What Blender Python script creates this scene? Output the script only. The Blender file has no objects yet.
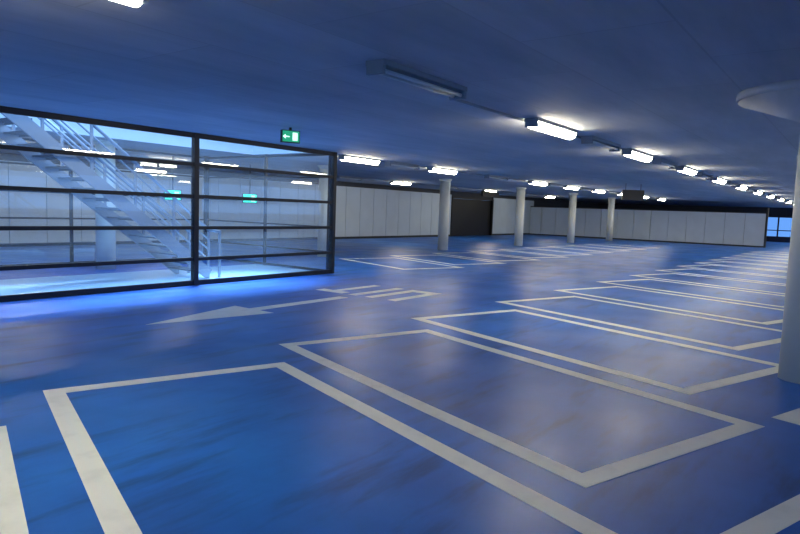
import bpy, math, random
from mathutils import Vector, Matrix
random.seed(3)
S=1.7            # eye height, metres
CEIL=3.09
sc=bpy.context.scene
try:
    sc.view_settings.view_transform='Standard'
    sc.view_settings.look='None'
except Exception: pass

# ---------------------------------------------------------------- materials
def mat(name):
    m=bpy.data.materials.new(name); m.use_nodes=True
    nt=m.node_tree; return m,nt,nt.nodes['Principled BSDF']
def simple(name,col,rough=.5,metal=0,noise=0.0,scale=6,emis=None,es=0):
    m,nt,b=mat(name)
    b.inputs['Roughness'].default_value=rough; b.inputs['Metallic'].default_value=metal
    b.inputs['Base Color'].default_value=(*col,1)
    if noise>0:
        tc=nt.nodes.new('ShaderNodeTexCoord'); n=nt.nodes.new('ShaderNodeTexNoise')
        n.inputs['Scale'].default_value=scale; n.inputs['Detail'].default_value=6
        r=nt.nodes.new('ShaderNodeMapRange')
        r.inputs['To Min'].default_value=1-noise; r.inputs['To Max'].default_value=1+noise
        mx=nt.nodes.new('ShaderNodeVectorMath'); mx.operation='SCALE'
        mx.inputs[0].default_value=col
        nt.links.new(tc.outputs['Object'],n.inputs['Vector'])
        nt.links.new(n.outputs['Fac'],r.inputs['Value'])
        nt.links.new(r.outputs[0],mx.inputs['Scale'])
        nt.links.new(mx.outputs[0],b.inputs['Base Color'])
    if emis:
        b.inputs['Emission Color'].default_value=(*emis,1); b.inputs['Emission Strength'].default_value=es
    return m

def floor_material():
    m,nt,b=mat('blue_epoxy_floor'); L=nt.links.new; N=nt.nodes.new
    tc=N('ShaderNodeTexCoord')
    n1=N('ShaderNodeTexNoise'); n1.inputs['Scale'].default_value=.6; n1.inputs['Detail'].default_value=6; n1.inputs['Roughness'].default_value=.6
    L(tc.outputs['Object'],n1.inputs['Vector'])
    cr=N('ShaderNodeValToRGB'); cr.color_ramp.elements[0].position=.3; cr.color_ramp.elements[1].position=.72
    cr.color_ramp.elements[0].color=(.007,.105,.47,1); cr.color_ramp.elements[1].color=(.022,.195,.74,1)
    L(n1.outputs['Fac'],cr.inputs['Fac'])
    def scuff(rot,sx,sy,scale,lo,hi,fac,src,col):
        mp=N('ShaderNodeMapping'); mp.inputs['Rotation'].default_value=(0,0,math.radians(rot)); mp.inputs['Scale'].default_value=(sx,sy,1)
        L(tc.outputs['Object'],mp.inputs['Vector'])
        n2=N('ShaderNodeTexNoise'); n2.inputs['Scale'].default_value=scale; n2.inputs['Detail'].default_value=8; n2.inputs['Roughness'].default_value=.6
        L(mp.outputs[0],n2.inputs['Vector'])
        c2=N('ShaderNodeMapRange'); c2.interpolation_type='SMOOTHSTEP'; c2.inputs['From Min'].default_value=lo; c2.inputs['From Max'].default_value=hi; c2.inputs['To Max'].default_value=fac
        L(n2.outputs['Fac'],c2.inputs['Value'])
        mx=N('ShaderNodeMix'); mx.data_type='RGBA'
        L(c2.outputs[0],mx.inputs['Factor']); L(src,mx.inputs['A']); mx.inputs['B'].default_value=col
        return mx.outputs['Result']
    c=scuff(18,.5,2.4,1.1,.5,.78,.8,cr.outputs['Color'],(.008,.04,.18,1))
    c=scuff(-55,.5,3.0,1.3,.52,.8,.7,c,(.008,.03,.13,1))
    L(c,b.inputs['Base Color'])
    n3=N('ShaderNodeTexNoise'); n3.inputs['Scale'].default_value=.9; n3.inputs['Detail'].default_value=2
    L(tc.outputs['Object'],n3.inputs['Vector'])
    mr=N('ShaderNodeMapRange'); mr.inputs['From Min'].default_value=.3; mr.inputs['From Max'].default_value=.7; mr.inputs['To Min'].default_value=.34; mr.inputs['To Max'].default_value=.46
    L(n3.outputs['Fac'],mr.inputs['Value']); L(mr.outputs[0],b.inputs['Roughness'])
    b.inputs['Specular IOR Level'].default_value=.48
    return m
def ceiling_material():
    m,nt,b=mat('painted_concrete_ceiling'); L=nt.links.new; N=nt.nodes.new
    tc=N('ShaderNodeTexCoord')
    mp=N('ShaderNodeMapping'); mp.inputs['Scale'].default_value=(.25,1.2,1); L(tc.outputs['Object'],mp.inputs['Vector'])
    n1=N('ShaderNodeTexNoise'); n1.inputs['Scale'].default_value=1.4; n1.inputs['Detail'].default_value=9; n1.inputs['Roughness'].default_value=.65
    L(mp.outputs[0],n1.inputs['Vector'])
    cr=N('ShaderNodeValToRGB'); cr.color_ramp.elements[0].position=.3; cr.color_ramp.elements[1].position=.72
    cr.color_ramp.elements[0].color=(.36,.39,.44,1); cr.color_ramp.elements[1].color=(.54,.56,.61,1)
    L(n1.outputs['Fac'],cr.inputs['Fac'])
    br=N('ShaderNodeTexBrick'); br.inputs['Scale'].default_value=1; br.inputs['Brick Width'].default_value=2.4; br.inputs['Row Height'].default_value=1.2
    br.inputs['Mortar Size'].default_value=.01; br.inputs['Color1'].default_value=(1,1,1,1); br.inputs['Color2'].default_value=(.90,.90,.90,1); br.inputs['Mortar'].default_value=(.82,.82,.82,1)
    L(tc.outputs['Object'],br.inputs['Vector'])
    mx=N('ShaderNodeMix'); mx.data_type='RGBA'; mx.blend_type='MULTIPLY'; mx.inputs['Factor'].default_value=1
    L(cr.outputs['Color'],mx.inputs['A']); L(br.outputs['Color'],mx.inputs['B'])
    L(mx.outputs['Result'],b.inputs['Base Color']); b.inputs['Roughness'].default_value=.75
    return m
def line_material():
    m,nt,b=mat('road_marking_paint'); L=nt.links.new; N=nt.nodes.new
    tc=N('ShaderNodeTexCoord'); n=N('ShaderNodeTexNoise'); n.inputs['Scale'].default_value=5; n.inputs['Detail'].default_value=8
    L(tc.outputs['Object'],n.inputs['Vector'])
    cr=N('ShaderNodeValToRGB'); cr.color_ramp.elements[0].position=.25; cr.color_ramp.elements[1].position=.5
    cr.color_ramp.elements[0].color=(.84,.86,.80,1); cr.color_ramp.elements[1].color=(.95,.97,.90,1)
    L(n.outputs['Fac'],cr.inputs['Fac']); L(cr.outputs['Color'],b.inputs['Base Color']); b.inputs['Roughness'].default_value=.55
    return m
def glass_material(name,tint=(.93,.97,.99),f0=.09,haze=.05):
    m=bpy.data.materials.new(name); m.use_nodes=True; nt=m.node_tree; nt.nodes.clear(); N=nt.nodes.new; L=nt.links.new
    o=N('ShaderNodeOutputMaterial'); mx=N('ShaderNodeMixShader'); t=N('ShaderNodeBsdfTransparent'); g=N('ShaderNodeBsdfGlossy')
    f=N('ShaderNodeLayerWeight'); f.inputs['Blend'].default_value=.5
    p=N('ShaderNodeMath'); p.operation='POWER'; p.inputs[1].default_value=4
    q=N('ShaderNodeMath'); q.operation='MULTIPLY_ADD'; q.inputs[1].default_value=.6; q.inputs[2].default_value=f0
    L(f.outputs['Facing'],p.inputs[0]); L(p.outputs[0],q.inputs[0])
    t.inputs['Color'].default_value=(*tint,1); g.inputs['Roughness'].default_value=.01
    d=N('ShaderNodeBsdfTranslucent'); d.inputs['Color'].default_value=(.8,.86,1,1)  # translucent share paints a pale haze into the panes
    m2=N('ShaderNodeMixShader'); m2.inputs[0].default_value=haze; L(t.outputs[0],m2.inputs[1]); L(d.outputs[0],m2.inputs[2])
    L(q.outputs[0],mx.inputs[0]); L(m2.outputs[0],mx.inputs[1]); L(g.outputs[0],mx.inputs[2]); L(mx.outputs[0],o.inputs['Surface'])
    return m

M_floor=floor_material(); M_ceil=ceiling_material(); M_line=line_material(); M_glass=glass_material('glazing')
M_glassd=glass_material('tinted_glazing',(.34,.40,.46),.03,0)
M_black=simple('black_steel_frame',(.008,.009,.012),.4,.3)
M_white=simple('white_painted_wall',(.85,.87,.87),.6,0,.06,2)
M_slab=simple('stairwell_painted_daylight',(.40,.66,.88),.4,0,.08,2)  # pale blue paints bright daylight onto the stairwell floor
M_panel=simple('light_wall_panel',(.50,.58,.64),.5,0,.10,1.3)
M_dark=simple('dark_grey_paint',(.03,.035,.045),.7,0,.1,3)
M_col=simple('column_paint',(.72,.73,.64),.5,0,.06,3)
M_galv=simple('galvanised_steel',(.27,.32,.40),.35,.5,.08,8)
M_house=simple('lamp_housing',(.22,.25,.28),.5)
M_tube_off=simple('unlit_diffuser',(.6,.64,.64),.3)
M_tube=simple('lit_bloom_cover',(1,1,1),.3,0,0,1,(1.0,.90,.66),54)
M_exit=simple('exit_sign_face',(.0,.25,.12),.4,0,0,1,(.03,.6,.3),.5)
M_exitw=simple('exit_sign_symbol',(.8,1,.9),.4,0,0,1,(.6,1,.8),1.3)
M_exitb=simple('exit_sign_lightbox',(.0,.4,.25),.4,0,0,1,(.03,.9,.6),1.8)
M_blackbox=simple('sign_box_black',(.01,.01,.012),.5)

# ---------------------------------------------------------------- mesh builder
class MB:
    def __init__(s): s.v=[];s.f=[];s.mi=[];s.sm=[]
    def hexa(s,pts,mi=0):
        b=len(s.v); s.v+= [tuple(p) for p in pts]
        for q in ((0,3,2,1),(4,5,6,7),(0,1,5,4),(1,2,6,5),(2,3,7,6),(3,0,4,7)):
            s.f.append(tuple(b+i for i in q)); s.mi.append(mi); s.sm.append(False)
    def quad(s,pts,mi=0):
        b=len(s.v); s.v+=[tuple(p) for p in pts]; s.f.append((b,b+1,b+2,b+3)); s.mi.append(mi); s.sm.append(False)
    def box(s,x0,x1,y0,y1,z0,z1,mi=0):
        s.hexa([(x0,y0,z0),(x1,y0,z0),(x1,y1,z0),(x0,y1,z0),(x0,y0,z1),(x1,y0,z1),(x1,y1,z1),(x0,y1,z1)],mi)
    def bar(s,p,q,w,h,mi=0,up=(0,0,1)):
        p=Vector(p);q=Vector(q);d=(q-p).normalized();u=Vector(up)
        if abs(d.dot(u))>.99:u=Vector((1,0,0))
        r=d.cross(u).normalized();u=r.cross(d).normalized()
        pts=[]
        for c in (p,q):
            for a,b in ((-1,-1),(1,-1),(1,1),(-1,1)): pts.append(c+r*w/2*a+u*h/2*b)
        s.hexa(pts,mi)
    def cyl(s,p,q,r0,r1=None,n=16,mi=0,caps=True):
        if r1 is None:r1=r0
        p=Vector(p);q=Vector(q);d=(q-p).normalized();u=Vector((0,0,1))
        if abs(d.dot(u))>.99:u=Vector((1,0,0))
        a=d.cross(u).normalized();c=a.cross(d).normalized();b=len(s.v)
        for i in range(n):
            t=2*math.pi*i/n;o=a*math.cos(t)+c*math.sin(t)
            s.v.append(tuple(p+o*r0));s.v.append(tuple(q+o*r1))
        for i in range(n):
            j=(i+1)%n;s.f.append((b+2*i,b+2*j,b+2*j+1,b+2*i+1));s.mi.append(mi);s.sm.append(True)
        if caps:
            s.f.append(tuple(b+2*i for i in range(n))[::-1]);s.mi.append(mi);s.sm.append(False)
            s.f.append(tuple(b+2*i+1 for i in range(n)));s.mi.append(mi);s.sm.append(False)
    def mesh(s,name,mats):
        me=bpy.data.meshes.new(name);me.from_pydata(s.v,[],s.f)
        for m in mats:me.materials.append(m)
        me.polygons.foreach_set('material_index',s.mi);me.polygons.foreach_set('use_smooth',s.sm)
        me.update()
        import bmesh
        bm=bmesh.new();bm.from_mesh(me);bmesh.ops.recalc_face_normals(bm,faces=bm.faces);bm.to_mesh(me);bm.free()
        return me
    def obj(s,name,mats,parent=None,loc=(0,0,0)):
        o=bpy.data.objects.new(name,s.mesh(name,mats));sc.collection.objects.link(o);o.location=loc
        if parent:o.parent=parent
        return o
def inst(name,me,loc,rz=0,parent=None):
    o=bpy.data.objects.new(name,me);sc.collection.objects.link(o);o.location=loc;o.rotation_euler=(0,0,rz)
    if parent:o.parent=parent
    return o
def empty(name,loc=(0,0,0)):
    o=bpy.data.objects.new(name,None);sc.collection.objects.link(o);o.location=loc;return o

# ---------------------------------------------------------------- shell   (X = building axis, Y = across)
X0,X1,Y0,Y1=-16,66,-16,22.95
m=MB();m.box(X0,X1,Y0,Y1+.3,-.2,0);m.obj('floor',[M_floor])
HX0,HX1,HY0,HY1=1.5,12.0,11.15,14.1
m=MB();T=.35
m.box(X0,X1,Y0,HY0,CEIL,CEIL+T);m.box(X0,X1,HY1,Y1+.3,CEIL,CEIL+T)
m.box(X0,HX0,HY0,HY1,CEIL,CEIL+T);m.box(HX1,X1,HY0,HY1,CEIL,CEIL+T)
m.obj('ceiling',[M_ceil])
m=MB();z0,z1=CEIL+T,5.2
m.box(HX0-.2,HX1+.2,HY1,HY1+.2,z0,z1);m.box(HX0-.2,HX1+.2,HY0-.2,HY0,z0,z0+.9)
m.box(HX0-.2,HX0,HY0,HY1,z0,z1);m.box(HX1,HX1+.2,HY0,HY1,z0,z1)
m.obj('wall_lightwell',[M_white])
m=MB();t=.02
m.box(HX0+.0,HX1,HY1-t,HY1-.001,CEIL,z0);m.box(HX1-t,HX1-.001,HY0,HY1-t,CEIL,z0)
m.obj('trim_lightwell',[M_white])

DX0,DX1=36.9,42.8
m=MB()
x=X0
while x<50:
    xe=min(x+1.2,50)
    if not (xe>DX0+.05 and x<DX1-.05):
        m.box(x+.012,xe-.012,Y1-.06,Y1,.12,2.84,0)
    x+=1.2
m.box(X0,DX0,Y1,Y1+.25,0,CEIL,1);m.box(DX1,X1,Y1,Y1+.25,0,CEIL,1)
m.box(DX0,DX1,Y1+.05,Y1+.25,2.7,CEIL,1)
m.obj('wall_north',[M_panel,M_dark])
m=MB()
for i in range(26): m.box(DX0,DX1,Y1+.12+(.02 if i%2 else 0),Y1+.2,i*.1,i*.1+.1)
m.box(DX0,DX0+.12,Y1-.08,Y1+.1,0,2.7);m.box(DX1-.12,DX1,Y1-.08,Y1+.1,0,2.7);m.box(DX0,DX1,Y1-.08,Y1+.1,2.6,2.72)
m.obj('door_1',[M_blackbox])
m=MB();m.box(X0,DX0,Y1-.08,Y1-.0,0,.12);m.box(DX1,49.2,Y1-.08,Y1-.0,0,.12);m.obj('baseboard_north',[M_dark])
PX=49.3;PY0=5.6
m=MB();y=PY0
while y<Y1-.1:
    ye=min(y+1.25,Y1-.1);m.box(PX,PX+.08,y+.012,ye-.012,.1,2.3,0);y+=1.25
m.box(PX+.08,PX+.12,PY0,Y1-.1,0,2.3,1);m.box(PX,PX+.08,PY0,Y1-.1,0,.1,1)
m.box(PX-.06,PX+.16,PY0-.12,PY0,0,2.7,1);m.box(PX-.02,PX+.14,PY0,Y1-.1,2.3,2.38,1)
m.obj('wall_partition',[M_panel,M_dark])
m=MB()
m.box(X1,X1+.3,9,Y1+.3,0,CEIL);m.box(X1,X1+.3,Y0,9,0,.5);m.box(X1,X1+.3,Y0,9,2.2,CEIL)
m.obj('wall_east',[M_dark])
m=MB();y=Y0
while y<9.01:
    m.box(X1+.05,X1+.17,y-.06,y+.06,.5,2.2,0);y+=1.25
m.box(X1+.08,X1+.14,Y0,9,1.0,1.08,0);m.quad([(X1+.1,Y0,.5),(X1+.1,9,.5),(X1+.1,9,2.2),(X1+.1,Y0,2.2)],1)
m.obj('window_1',[M_black,M_glassd])
m=MB();m.box(X0,X1,Y0-.2,Y0,0,1.0);m.obj('wall_south',[M_white])
m=MB();m.box(X0-.2,X0,Y0-.2,Y1+.3,0,1.0);m.obj('wall_west',[M_white])

# ---------------------------------------------------------------- glazed stair enclosure
GX=[-.6,3.7,7.92,12.05];GY0,GY1=11.05,16.2
rails=[.05,.54,1.18,1.82,2.46,3.04]
enc=empty('glass_enclosure')
def glazed(name,pts,k=1.0):
    m=MB();g=MB()
    for (p,q) in zip(pts[:-1],pts[1:]):
        for z in rails:
            h=.1 if z in(rails[0],rails[-1]) else .07
            m.bar((*p,z),(*q,z),.07*k,h*k)
        g.quad([(p[0],p[1],.08),(q[0],q[1],.08),(q[0],q[1],3.0),(p[0],p[1],3.0)])
    for p in pts: m.box(p[0]-.055*k,p[0]+.055*k,p[1]-.055*k,p[1]+.055*k,0,CEIL)
    m.obj(name+'_frame',[M_black],enc);g.obj(name+'_panes',[M_glass],enc)
glazed('front',[(x,GY0) for x in GX])
glazed('side',[(12.05,GY0+.13),(12.05,13.6),(12.05,GY1)],.6)
glazed('rear',[(x,GY1) for x in (-.6,3.7,7.95,11.97)],.6)
m=MB();m.box(-.6,11.98,GY0+.06,13.9,0,.012);m.obj('stairwell_daylight_slab',[M_slab],enc)  # thin slab added to brighten the interior; daylight is in its colour

# ---------------------------------------------------------------- staircase
st=MB();sy0,sy1=11.85,13.0
bx,tx,tz=8.85,4.45,3.44
for y in (sy0,sy1):
    st.bar((bx+.02,y,.10),(tx,y,tz-.05),.05,.24)
    for off,r in ((1.0,.032),(.78,.018),(.56,.018),(.34,.018)):
        st.cyl((bx,y,off+.1),(tx,y,tz+off),r,n=10)
    for k in range(6):
        t=k/5;x=bx+(tx-bx)*t;z=tz*t
        st.bar((x,y,z),(x,y,z+1.06),.045,.045)
    st.cyl((bx,y,1.1),(bx+.3,y,1.05),.03,n=10);st.bar((bx+.3,y,0),(bx+.3,y,1.06),.045,.045)
    for off,r in ((1.0,.03),(.66,.014),(.34,.014)): st.cyl((tx,y,tz+off),(1.7,y,tz+off),r,n=10)
    for x in (3.5,2.6,1.75): st.bar((x,y,tz),(x,y,tz+1.02),.045,.045)
N=18
for i in range(N):
    t=(i+.6)/N;x=bx+(tx-bx)*t;z=tz*(i+1)/N
    for j in range(5):
        st.box(x-.14+j*.055,x-.14+j*.055+.03,sy0+.03,sy1-.03,z-.035,z-.005,1)
    st.box(x+.12,x+.14,sy0+.03,sy1-.03,z-.07,z,1)
    st.box(x-.14,x+.12,sy0+.026,sy0+.06,z-.04,z);st.box(x-.14,x+.12,sy1-.06,sy1-.026,z-.04,z)
for i in range(24): st.box(1.5+i*.123,1.5+i*.123+.07,sy0,sy1,tz-.05,tz,1)
for y in (sy0,sy1): st.bar((1.5,y,tz-.12),(tx,y,tz-.12),.05,.2)
M_tread=simple('grating_treads',(.07,.10,.15),.5,.4)
st.obj('metal_staircase',[M_galv,M_tread])

# ---------------------------------------------------------------- columns
def column_mesh(top,big):
    m=MB();r=.225
    m.cyl((0,0,0),(0,0,top),r,n=32)
    if big:
        m.cyl((0,0,top-.3),(0,0,top-.08),r+.005,.84,n=48,mi=1);m.cyl((0,0,top-.08),(0,0,top),.86,n=48,mi=1)
    else:
        m.cyl((0,0,top-.1),(0,0,top),r+.005,.3,n=40)
    return m.mesh('column',[M_col,M_ceil])
cmb,cms=column_mesh(CEIL,True),column_mesh(CEIL,False)
th=math.radians(18.65);ct,sn=math.cos(th),math.sin(th)
def W(x,y): return (ct*x+sn*y,-sn*x+ct*y)
c0=(4.764*S,.262*S)
inst('column',cmb,(c0[0],c0[1],0))
for k in range(1,5): inst('column',cmb,(c0[0]+7.48*k,c0[1],0))
for a in (.5,4.8,9.35,13.8,18.2,22.55,26.9): inst('column',cms,(a*S,8.79*S,0))

# ---------------------------------------------------------------- fluorescent fittings
def fitting(lit):
    m=MB();L=.76
    m.box(-L,L,-.11,.11,-.05,-.001,0)
    for s in(-1,1):
        m.box(min(s*L,s*(L-.04)),max(s*L,s*(L-.04)),-.10,.10,-.13,-.05,0)
    if lit:  # oversized half-round glowing cover, lamp bloom built into its shape
        n=8
        for i in range(n):
            t0=math.pi*i/n;t1=math.pi*(i+1)/n
            p=lambda t,x:(x,.105*math.cos(t),-.05-.10*math.sin(t))
            m.quad([p(t0,-L+.02),p(t0,L-.02),p(t1,L-.02),p(t1,-L+.02)],1)
    else:
        for s in (-1,1): m.cyl((-L+.04,s*.05,-.09),(L-.04,s*.05,-.09),.02,n=10,mi=1)
        m.box(-L+.04,L-.04,-.012,.012,-.08,-.05,0)
    return m.mesh('fluorescent_light',[M_house,M_tube if lit else M_tube_off])
FL,FU=fitting(True),fitting(False)
def lamp(a,l,lit): inst('fluorescent_light',FL if lit else FU,(a*S,l*S,CEIL))
lamp(.95,2.3,True);lamp(3.22,2.26,False)
a=5.5;k=0
while a<36:
    lamp(a,2.38,k%2==0);a+=1.33;k+=1
for a in (7.92,10.4,14.8,17.0,19.2,21.6,24,26.5): lamp(a,6.7,True)
for a in (9.1,12.6,15.9,18.1): lamp(a,6.7,False)
for a in (1.9,4.6,7.3,15,20.4,25.8): lamp(a,11.1,True)
for a in (10,12.7,17.7): lamp(a,11.1,False)
for a in (9.4,14.8,20.2,25.6): lamp(a,-2.0,True)
for a in (-1.3,4.1): lamp(a,-2.0,False)
for a in (-6,-3.3): 
    for l in (2.35,6.7): lamp(a,l,True)
m=MB()
m.box(3.9*S,60,2.38*S+.15,2.38*S+.18,CEIL-.03,CEIL);m.box(12.6,46,6.7*S+.15,6.7*S+.18,CEIL-.03,CEIL);m.box(2,47,11.1*S+.15,11.1*S+.18,CEIL-.03,CEIL)
m.obj('ceiling_conduit',[M_house])

# ---------------------------------------------------------------- signs
def exit_sign(loc,rz,rod=0,k=1):
    m=MB();m.box(-.17*k,.17*k,-.04,.04,-.27*k,-.05*k,0);m.box(-.155*k,.155*k,-.046,-.04,-.255*k,-.065*k,1)
    m.box(-.02,.02,-.02,.02,-.05*k,rod,0)
    m.box(.03*k,.12*k,-.05,-.046,-.23*k,-.09*k,2)
    m.box(-.13*k,-.03*k,-.05,-.046,-.175*k,-.155*k,2);m.hexa([(-.15*k,-.05,-.165*k),(-.10*k,-.05,-.205*k),(-.10*k,-.046,-.205*k),(-.15*k,-.046,-.165*k),(-.15*k,-.05,-.164*k),(-.10*k,-.05,-.125*k),(-.10*k,-.046,-.125*k),(-.15*k,-.046,-.164*k)],2)
    o=m.obj('exit_sign',[M_blackbox,M_exit if not rod else M_exitb,M_exitw],None,loc);o.rotation_euler=(0,0,rz);return o
exit_sign((4.73*S,4.97*S,CEIL),math.radians(-25))
for a in (2.8,6.9,8.7): exit_sign((a*S,10.3*S,CEIL-.95),math.radians(-28),.95,1.5)
def hang_sign(a,l,w,h,z,rz=0):
    m=MB();m.box(-w/2,w/2,-.06,.06,-h/2,h/2);
    for s in(-1,1):m.cyl((s*w*.35,0,h/2),(s*w*.35,0,CEIL-z),.012,n=8)
    o=m.obj('hanging_sign_box',[M_blackbox],None,(a*S,l*S,z));o.rotation_euler=(0,0,rz)
hang_sign(15.6,4.6,.85,.42,2.62,math.radians(-60))
hang_sign(19,10.3,1.9,.3,2.75,0)

# ---------------------------------------------------------------- floor markings
Z1=.004
mk=MB()
def strip(x0,x1,y0,y1):
    ps=[W(x0,y0),W(x1,y0),W(x1,y1),W(x0,y1)]
    mk.hexa([(p[0],p[1],.0005) for p in ps]+[(p[0],p[1],Z1) for p in ps])
def stall(x0,x1,y0,y1,w=.16,bottom=True,top=True):
    strip(x0,x0+w,y0,y1);strip(x1-w,x1,y0,y1)
    if top:strip(x0+w,x1-w,y1-w,y1)
    if bottom:strip(x0+w,x1-w,y0,y0+w)
for i in range(-1,15):
    x0=(1.88+1.54*(i-1))*S;x1=x0+1.352*S
    top=(4.17+.505*(i-1))*S;bot=top-2.735*S
    stall(x0,x1,bot,top)
    stall(x0,x1,bot-.45*S-2.735*S,bot-.45*S)
for i in range(0,9):
    x0=(6.1+1.54*i)*S;y0=(8.6+.505*i)*S
    stall(x0,x0+1.352*S,y0,y0+2.2*S)
mk.obj('parking_stall_markings',[M_line])
ar=MB()
def poly(pts):
    b=len(ar.v);n=len(pts)
    ar.v+=[(p[0],p[1],.0005) for p in pts]+[(p[0],p[1],Z1) for p in pts]
    ar.f.append(tuple(range(b,b+n))[::-1]);ar.f.append(tuple(range(b+n,b+2*n)))
    for i in range(n):
        j=(i+1)%n;ar.f.append((b+i,b+j,b+n+j,b+n+i))
    ar.mi+=[0]*(n+2);ar.sm+=[False]*(n+2)
ya=4.65*S
poly([(4.85,ya-.05),(6.8,ya-.46),(6.8,ya-.12),(9.0,ya-.10),(9.0,ya+.12),(6.8,ya+.12),(6.8,ya+.48)])
ar.obj('floor_arrow_marking',[M_line])
ar=MB()
def rect(u0,u1,v0,v1):
    poly([(10.95-v0,u0),(10.95-v1,u0),(10.95-v1,u1),(10.95-v0,u1)])
w=.19
rect(6.95,6.95+w,.0,1.6);rect(7.5,7.5+w,.0,1.6);rect(6.95+w,7.5,.0,w*1.4)
rect(7.92,7.92+w,0,1.6)
rect(8.3,9.0,1.6-w*1.4,1.6);rect(8.55,8.55+w,0,1.6-w*1.4)
ar.obj('floor_lettering_marking',[M_line])

# ---------------------------------------------------------------- light
w=bpy.data.worlds.new('World');sc.world=w;w.use_nodes=True
bg=w.node_tree.nodes['Background'];bg.inputs['Color'].default_value=(.20,.45,1.0,1);bg.inputs['Strength'].default_value=2.2
sl=bpy.data.lights.new('sun','SUN');sl.energy=28;sl.angle=math.radians(25);sl.color=(.42,.68,1)
so=bpy.data.objects.new('sun',sl);sc.collection.objects.link(so);so.location=(8,14,12)
so.rotation_euler=Vector((-.3,-.42,-1)).to_track_quat('-Z','Y').to_euler()

# ---------------------------------------------------------------- camera
cd=bpy.data.cameras.new('camera');cam=bpy.data.objects.new('camera',cd);sc.collection.objects.link(cam)
cd.sensor_width=36;cd.lens=28.44;cd.clip_end=300
R=Matrix.Rotation(math.radians(36.3-90),4,'Z')@Matrix.Rotation(math.radians(90-5.19),4,'X')@Matrix.Rotation(math.radians(2.05),4,'Z')
cam.matrix_world=Matrix.Translation((0,0,S))@R
sc.camera=cam
